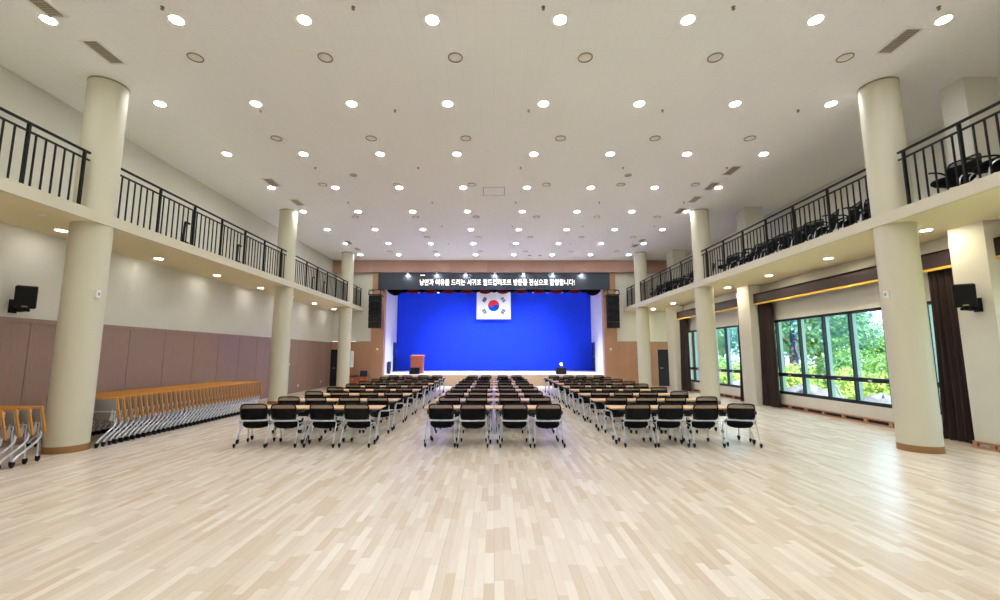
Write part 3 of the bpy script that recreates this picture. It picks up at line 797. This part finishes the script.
# ================================================================== CHAIRS
def make_chair(name, group, cat='chair'):
    t = thing(name, '', cat, group=group)
    # seat pad: superellipse slab
    vs = []; fs = []; n = 24
    for (sc, z) in ((.5, .325), (.8, .345), (.97, .39), (1.0, .43), (.92, .455)):
        for j in range(n):
            a = 2*pi*j/n; c, s = cos(a), sin(a)
            px_ = math.copysign(abs(c)**.55, c)*.235*sc; py_ = math.copysign(abs(s)**.55, s)*.225*sc
            vs.append((px_, py_+.0, z-.02*(py_/.225 > .6)))
    for i in range(4):
        for j in range(n): fs.append((i*n+j, i*n+(j+1) % n, (i+1)*n+(j+1) % n, (i+1)*n+j))
    fs += [tuple(range(n))[::-1], tuple(4*n+j for j in range(n))]
    MB().add(vs, fs).build('seat', M['blackcloth'], t, 50)
    # backrest: bent frame with mesh inside
    def bp(u, v): return Vector((u*.232, -.235-.05*v-.035*(1-u*u)+.02, .505+.295*v))
    ring = []
    for i in range(36):
        a = 2*pi*i/36; c, s = cos(a), sin(a)
        ring.append(bp(math.copysign(abs(c)**.4, c), .5+.5*math.copysign(abs(s)**.4, s)))
    fr_ = MB().tube(ring, .013, 6, closed=True).build('backrest', M['blackpl'], t, 60)
    vs = []; fs = []; nu, nv = 10, 6
    for i in range(nu+1):
        for j in range(nv+1):
            u = -1+2*i/nu; v = j/nv
            vs.append(bp(u*.97, .02+.96*v))
    for i in range(nu):
        for j in range(nv): a = i*(nv+1)+j; fs.append((a, a+nv+1, a+nv+2, a+1))
    MB().add(vs, fs).build('back_mesh', M['mesh'], fr_, 60)
    # lower solid part of the back
    vs = []; fs = []
    for k in (0, 1):
        for i in range(11):
            for v in (.0, .70): p = bp((-1+.2*i)*.96, v); vs.append((p.x, p.y+.012+.012*k, p.z))
    for i in range(10):
        a = 2*i; fs += [(a, a+2, a+3, a+1), (22+a, 22+a+1, 22+a+3, 22+a+2), (a, 22+a, 22+a+2, a+2), (a+1, a+3, 22+a+3, 22+a+1)]
    fs += [(0, 1, 23, 22), (20, 42, 43, 21)]
    MB().add(vs, fs).build('lumbar_pad', M['blackcloth'], fr_, 60)
    MB().tube([(-.25, -.225, .49), (-.1, -.255, .49), (.1, -.255, .49), (.25, -.225, .49)], .014, 8).build('crossbar', M['chrome'], t, 60)
    for s in (-1, 1):
        l1 = MB().tube(curve_pts([(s*.25, -.225, .60), (s*.25, -.215, .49), (s*.255, -.16, .43), (s*.27, -.27, .20), (s*.28, -.31, .075)], 4), .0105, 8).build('leg', M['chrome'], t, 60)
        MB().lathe([(.017, -.010), (.022, -.007), (.022, .007), (.017, .010)], n=12, T=Matrix.Translation((s*.28, -.315, .026)) @ Matrix.Rotation(R(90), 4, 'Y')).add(
            *box_data(s*.28-.017, s*.28+.017, -.34, -.29, .03, .085)).build('caster', M['blackpl'], l1)
        l2 = MB().tube(curve_pts([(s*.252, -.15, .42), (s*.25, .08, .41), (s*.245, .19, .34), (s*.245, .235, .2), (s*.245, .25, .075)], 4), .0105, 8).build('leg', M['chrome'], t, 60)
        MB().lathe([(.017, -.010), (.022, -.007), (.022, .007), (.017, .010)], n=12, T=Matrix.Translation((s*.245, .245, .026)) @ Matrix.Rotation(R(90), 4, 'Y')).add(
            *box_data(s*.245-.017, s*.245+.017, .22, .27, .03, .085)).build('caster', M['blackpl'], l2)
        MB().tube(curve_pts([(s*.25, -.22, .60), (s*.275, -.14, .645), (s*.28, .02, .645), (s*.272, .07, .63)], 4), .016, 8).build('armrest', M['blackpl'], t, 60)
    return Proto(t)
def box_data(x0, x1, y0, y1, z0, z1):
    m = MB().box(x0, x1, y0, y1, z0, z1); return m.v, m.f
ch = make_chair('conference_chair', 'chairs set out behind the tables')
BL = [('left', [-4.60, -3.99, -3.25, -2.60], -3.66), ('centre', [-1.0, -.40, .40, 1.03], 0.0), ('right', [2.74, 3.37, 4.02, 4.78], 3.72)]
PITCH = 1.48
rr = random.Random(3)
ROW = ['front'] + ORD[1:8] + ['last']
for bn, xs_, tc_ in BL:
    for k in range(9):
        for j, x in enumerate(xs_):
            rz = R(rr.uniform(-4, 4))
            if bn == 'right' and j == 3 and k == 0: rz = R(-16)
            if bn == 'left' and j == 0 and k == 0: rz = R(9)
            ch.put('black mesh-back chair, %s from the left in the %s row of the %s block' % (ORD[j], ROW[k], bn),
                   (x+rr.uniform(-.03, .03)*(k > 0), 8.76+PITCH*k+rr.uniform(-.03, .03), 0), rz)
# ================================================================== TABLES
def leg_mesh(s, dz=0):
    m_ = MB()
    m_.tube(curve_pts([(0, .02, .66), (0, .02, .60), (s*.0, -.05, .50), (0, -.24, .24), (0, -.30, .16), (0, -.315, .07)], 4), .017, 8)
    return m_
def make_table(name, label_cat, topm, group, flipped):
    t = thing(name, '', label_cat, group=group)
    W_, D_ = 1.39, .5
    if flipped: D_ = .46; T = Matrix.Translation((0, -.02, .665)) @ Matrix.Rotation(R(-76), 4, 'X') @ Matrix.Translation((0, 0, .035))
    else: T = Matrix.Translation((0, 0, .655))
    MB().rbox(-W_/2, W_/2, -D_/2, D_/2, 0, .026, .005, T).build('table_top', topm, t)
    if flipped:
        MB().box(-W_/2+.03, W_/2-.03, -D_/2+.03, D_/2-.03, -.012, 0, T).build('underframe', M['greyboard'], t)
    else:
        MB().box(-W_/2+.1, W_/2-.1, .20, .215, .46, .655).build('modesty_panel', M['darkframe'], t)
        MB().box(-W_/2+.08, W_/2-.08, -.17, .12, .56, .57).build('book_shelf', M['blackpl'], t)
    MB().tube([(-W_/2+.06, .02, .625), (W_/2-.06, .02, .625)], .016, 8).build('crossbeam', M['chrome'], t, 60)
    for s in (-1, 1):
        x = s*(W_/2-.06)
        Tx = Matrix.Translation((x, 0, 0))
        lg = MB().tube(curve_pts([(0, .06, .60), (0, .055, .44), (0, .01, .345), (0, -.25, .17), (0, -.31, .12), (0, -.325, .06)] if flipped else [(0, .02, .63), (0, .01, .57), (0, -.06, .46), (0, -.24, .24), (0, -.31, .16), (0, -.325, .07)], 4), .018 if flipped else .014, 8, T=Tx)
        l1 = lg.build('leg', M['chrome'], t, 60)
        MB().lathe([(.022, -.013), (.03, -.009), (.03, .009), (.022, .013)], n=12, T=Matrix.Translation((x, -.33, .031)) @ Matrix.Rotation(R(90), 4, 'Y')).add(
            *box_data(x-.02, x+.02, -.355, -.30, .035, .09)).build('caster', M['blackpl'], l1)
        x2 = x-s*.055; T2 = Matrix.Translation((x2, 0, 0))
        l2 = MB().tube(curve_pts([(s*.055, .02, .62), (s*.02, .04, .52), (0, .08, .3), (0, .10, .07)], 4), .012, 8, T=T2).build('leg', M['chrome'], t, 60)
        MB().lathe([(.022, -.013), (.03, -.009), (.03, .009), (.022, .013)], n=12, T=Matrix.Translation((x2, .105, .031)) @ Matrix.Rotation(R(90), 4, 'Y')).add(
            *box_data(x2-.02, x2+.02, .08, .13, .035, .09)).build('caster', M['blackpl'], l2)
        if flipped: MB().prism([(.0, .86), (-.115, .47), (-.045, .45), (.055, .78), (.055, .86)][::-1], 0, x-.055, x-.045, Matrix.Translation((0, .055, 0))).build('mounting_plate', M['plate'], t)
        else: MB().box(x-.02, x+.02, -.06, .08, .60, .65).build('hinge_bracket', M['blackpl'], t)
    return Proto(t)
tb = make_table('folding_table', 'table', M['tabletop'], 'narrow tables in rows', False)
for bn, xs_, tc_ in BL:
    for k in range(9):
        for j in (0, 1):
            tb.put('narrow maple-topped table, %s one in the %s row of the %s block' % (('left', 'right')[j], ROW[k], bn), (tc_+(j-.5)*1.41, 9.12+PITCH*k, 0))
nt = make_table('nested_table', 'table', M['orangewood'], 'flip-top tables nested along the left wall', True)
NX = -8.03
for k in range(38):
    nt.put('flip-top table nested along the left wall past the nearest column, %s from the camera' % ordn(k), (NX, 8.74+k*.142, 0))
for k in range(6):
    nt.put('flip-top table nested at the left picture edge before the nearest column, %s from that column' % ORD[k], (NX, 7.30-k*.195, 0))

# ================================================================== BALCONY CHAIRS (right)
bc = make_chair('balcony_chair', 'chairs on the right balcony')
rr = random.Random(9)
def bchairs(y0, y1, n, t, facing=-pi/2):
    for k in range(n):
        y = y0+(y1-y0)*k/max(1, n-1)
        bc.put('black armchair behind the right balcony railing, %s from the camera %s' % (ORD[k], t), (8.26+rr.uniform(-.06, .06), y, 4.4), pi/2+rr.uniform(-.45, .45), 1.1)
bchairs(4.9, 7.55, 5, 'before the nearest column')
bchairs(8.95, 15.2, 12, 'between nearest and middle columns')
bchairs(16.85, 22.1, 11, 'between middle and farthest columns')

# ================================================================== GARDEN OUTSIDE
struct(MB().box(9.9, 60, -10, 110, -.45, -.35).build('garden_ground', M['grass']))
def leaf_cloud(n, rx, ry, rz, size, seed, blobs=7):
    q = random.Random(seed); vs = []; fs = []
    cs = [Vector((q.uniform(-.55, .55)*rx, q.uniform(-.55, .55)*ry, q.uniform(-.5, .5)*rz)) for _ in range(blobs)]
    for i in range(n):
        c = cs[i % blobs]; d = Vector((q.gauss(0, 1), q.gauss(0, 1), q.gauss(0, 1))).normalized()
        r_ = q.uniform(.75, 1.0)*.55
        p = c+Vector((d.x*rx*r_, d.y*ry*r_, d.z*rz*r_))
        a = Vector((q.gauss(0, 1), q.gauss(0, 1), q.gauss(0, 1))).normalized(); b = a.cross(d+Vector((.01, .02, .03))).normalized()
        s = size*q.uniform(.7, 1.3); o = len(vs)
        vs += [p-a*s, p+b*s*.45+d*s*.1, p+a*s, p-b*s*.45+d*s*.1]; fs.append((o, o+1, o+2, o+3))
    return MB().add(vs, fs)
def nb(m, name, mt, parent):
    me = bpy.data.meshes.new(name); me.from_pydata([tuple(p) for p in m.v], [], m.f); me.update(); me.materials.append(mt)
    o = bpy.data.objects.new(name, me); COL.objects.link(o); o.parent = parent; return o
def make_bush(name, label, mt, seed, rx=1.3, rz=1.0):
    t = thing(name, label, 'shrub', group=None)
    nb(leaf_cloud(1500, rx, rx, rz, .11, seed), 'foliage', mt, t).location = (0, 0, rz*.85)
    s = MB(); q = random.Random(seed)
    for k in range(6): a = q.uniform(0, 2*pi); s.tube([(0, 0, 0), (.2*cos(a), .2*sin(a), .4), (.6*cos(a), .6*sin(a), 1.0)], [.03, .025, .012], 6)
    s.build('stems', M['bark'], t); return Proto(t)
def make_tree(name, mt, seed, hgt, trunk):
    t = thing(name, '', 'tree')
    tr = MB().tube(curve_pts([(0, 0, 0), (.08, .05, hgt*.25), (-.05, .1, hgt*.55), (.05, 0, hgt*.8)], 4), [trunk*(1-.6*i/12) for i in range(13)], 10)
    for k in range(6):
        a = k*1.1; z = hgt*(.35+.07*k)
        tr.tube([(0, 0, z), (.9*cos(a), .9*sin(a), z+.5), (1.7*cos(a), 1.7*sin(a), z+1.1)], [trunk*.4, trunk*.28, .03], 6)
    tr.build('trunk', M['bark'], t, 60)
    nb(leaf_cloud(4200, 2.6, 2.6, hgt*.42, .16, seed, 14), 'crown', mt, t).location = (0, 0, hgt*.66)
    return Proto(t)
by = make_bush('garden_shrub', '', M['leafy'], 1); bm2 = make_bush('garden_shrub', '', M['leafm'], 2, 1.5, 1.25)
tb1 = make_tree('garden_tree', M['leafb'], 3, 6.5, .26); tb2 = make_tree('garden_tree', M['leafm'], 4, 5.2, .2)
q = random.Random(21)
def seen(x, y): return y/x    # larger: nearer the far end
ky = km = 0
for (x, y) in ((15.4, 15.4), (15.6, 18.6), (14.6, 21.6), (17.0, 21.2), (15.6, 24.0), (13.6, 26.0), (18.6, 30.5), (14.6, 30.0), (17.0, 33.0), (13.6, 35.5), (17.2, 28.0), (15.2, 39.0), (14.2, 8.6), (15.0, 4.6), (17.4, 11.4)):
    by.put('yellow-green shrub in the sunlit garden, %s nearest outside the windows' % ORD[ky], (x, y, -.38), q.uniform(0, 6), q.uniform(.7, 1.0)); ky += 1
for (x, y) in ((18.6, 18.2), (20.5, 22.6), (21.6, 28.0), (20.4, 33.6), (19.4, 38.0), (18.0, 44.0), (25.4, 31.4), (24.6, 25.2)):
    bm2.put('mid green shrub farther back in the garden, %s nearest outside the windows' % ORD[km], (x, y, -.38), q.uniform(0, 6), q.uniform(.9, 1.4)); km += 1
k1 = k2 = 0
for (x, y) in ((17.2, 25.3), (26.0, 18.0), (28.0, 26.0), (23.5, 36.5), (29.5, 37.5), (22.5, 44.5), (30.0, 46.0), (28.0, 54.0), (34.5, 32.0), (34.0, 59.0), (22.0, 9.0), (20.0, 1.5)):
    tb1.put('tall blue-green tree at the back of the garden, %s nearest outside' % ORD[k1], (x, y, -.38), q.uniform(0, 6), q.uniform(.9, 1.25)); k1 += 1
for (x, y) in ((22.5, 30.5), (17.5, 49.0), (23.5, 50.5), (32.5, 25.5), (36.0, 41.5), (23.5, 61.0)):
    tb2.put('bushy mid green tree in the garden, %s nearest outside the windows' % ORD[k2], (x, y, -.38), q.uniform(0, 6), q.uniform(.9, 1.2)); k2 += 1
def rock_mesh(seed):
    qq = random.Random(seed); vs = []; fs = []; n, m_ = 12, 7
    for i in range(m_):
        th = pi*i/(m_-1)
        for j in range(n):
            a = 2*pi*j/n; r_ = 1+qq.uniform(-.16, .16)
            vs.append((.6*r_*sin(th)*cos(a), .5*r_*sin(th)*sin(a), .38*r_*cos(th)+.12))
    for i in range(m_-1):
        for j in range(n): fs.append((i*n+j, i*n+(j+1) % n, (i+1)*n+(j+1) % n, (i+1)*n+j))
    return MB().add(vs, fs)
rk = Proto(tag(rock_mesh(5).build('garden_rock', M['rock'], None, 40), '', 'rock', 'garden rocks'))
for k, (x, y) in enumerate(((12.6, 12.6), (13.0, 14.9), (12.4, 17.0), (13.2, 19.0), (12.3, 20.8), (13.0, 23.4), (12.2, 28.5), (12.6, 31.5), (12.4, 34.5))):
    rk.put('grey garden boulder outside the windows, %s from the camera' % ORD[k], (x, y, -.35), q.uniform(0, 6), q.uniform(1.25, 1.6))
dc = thing('garden_trestle', 'white A-shaped trestle standing among the rocks outside the near window', 'trestle', (11.2, 14.6, -.35))
for s in (-1, 1):
    MB().tube([(-.25, s*.35, 0), (-.03, 0, 1.05)], .03).build('leg', M['white'], dc); MB().tube([(.25, s*.35, 0), (.03, 0, 1.05)], .03).build('leg', M['white'], dc)
MB().box(-.06, .06, -.12, .12, 1.03, 1.09).build('ridge', M['white'], dc)
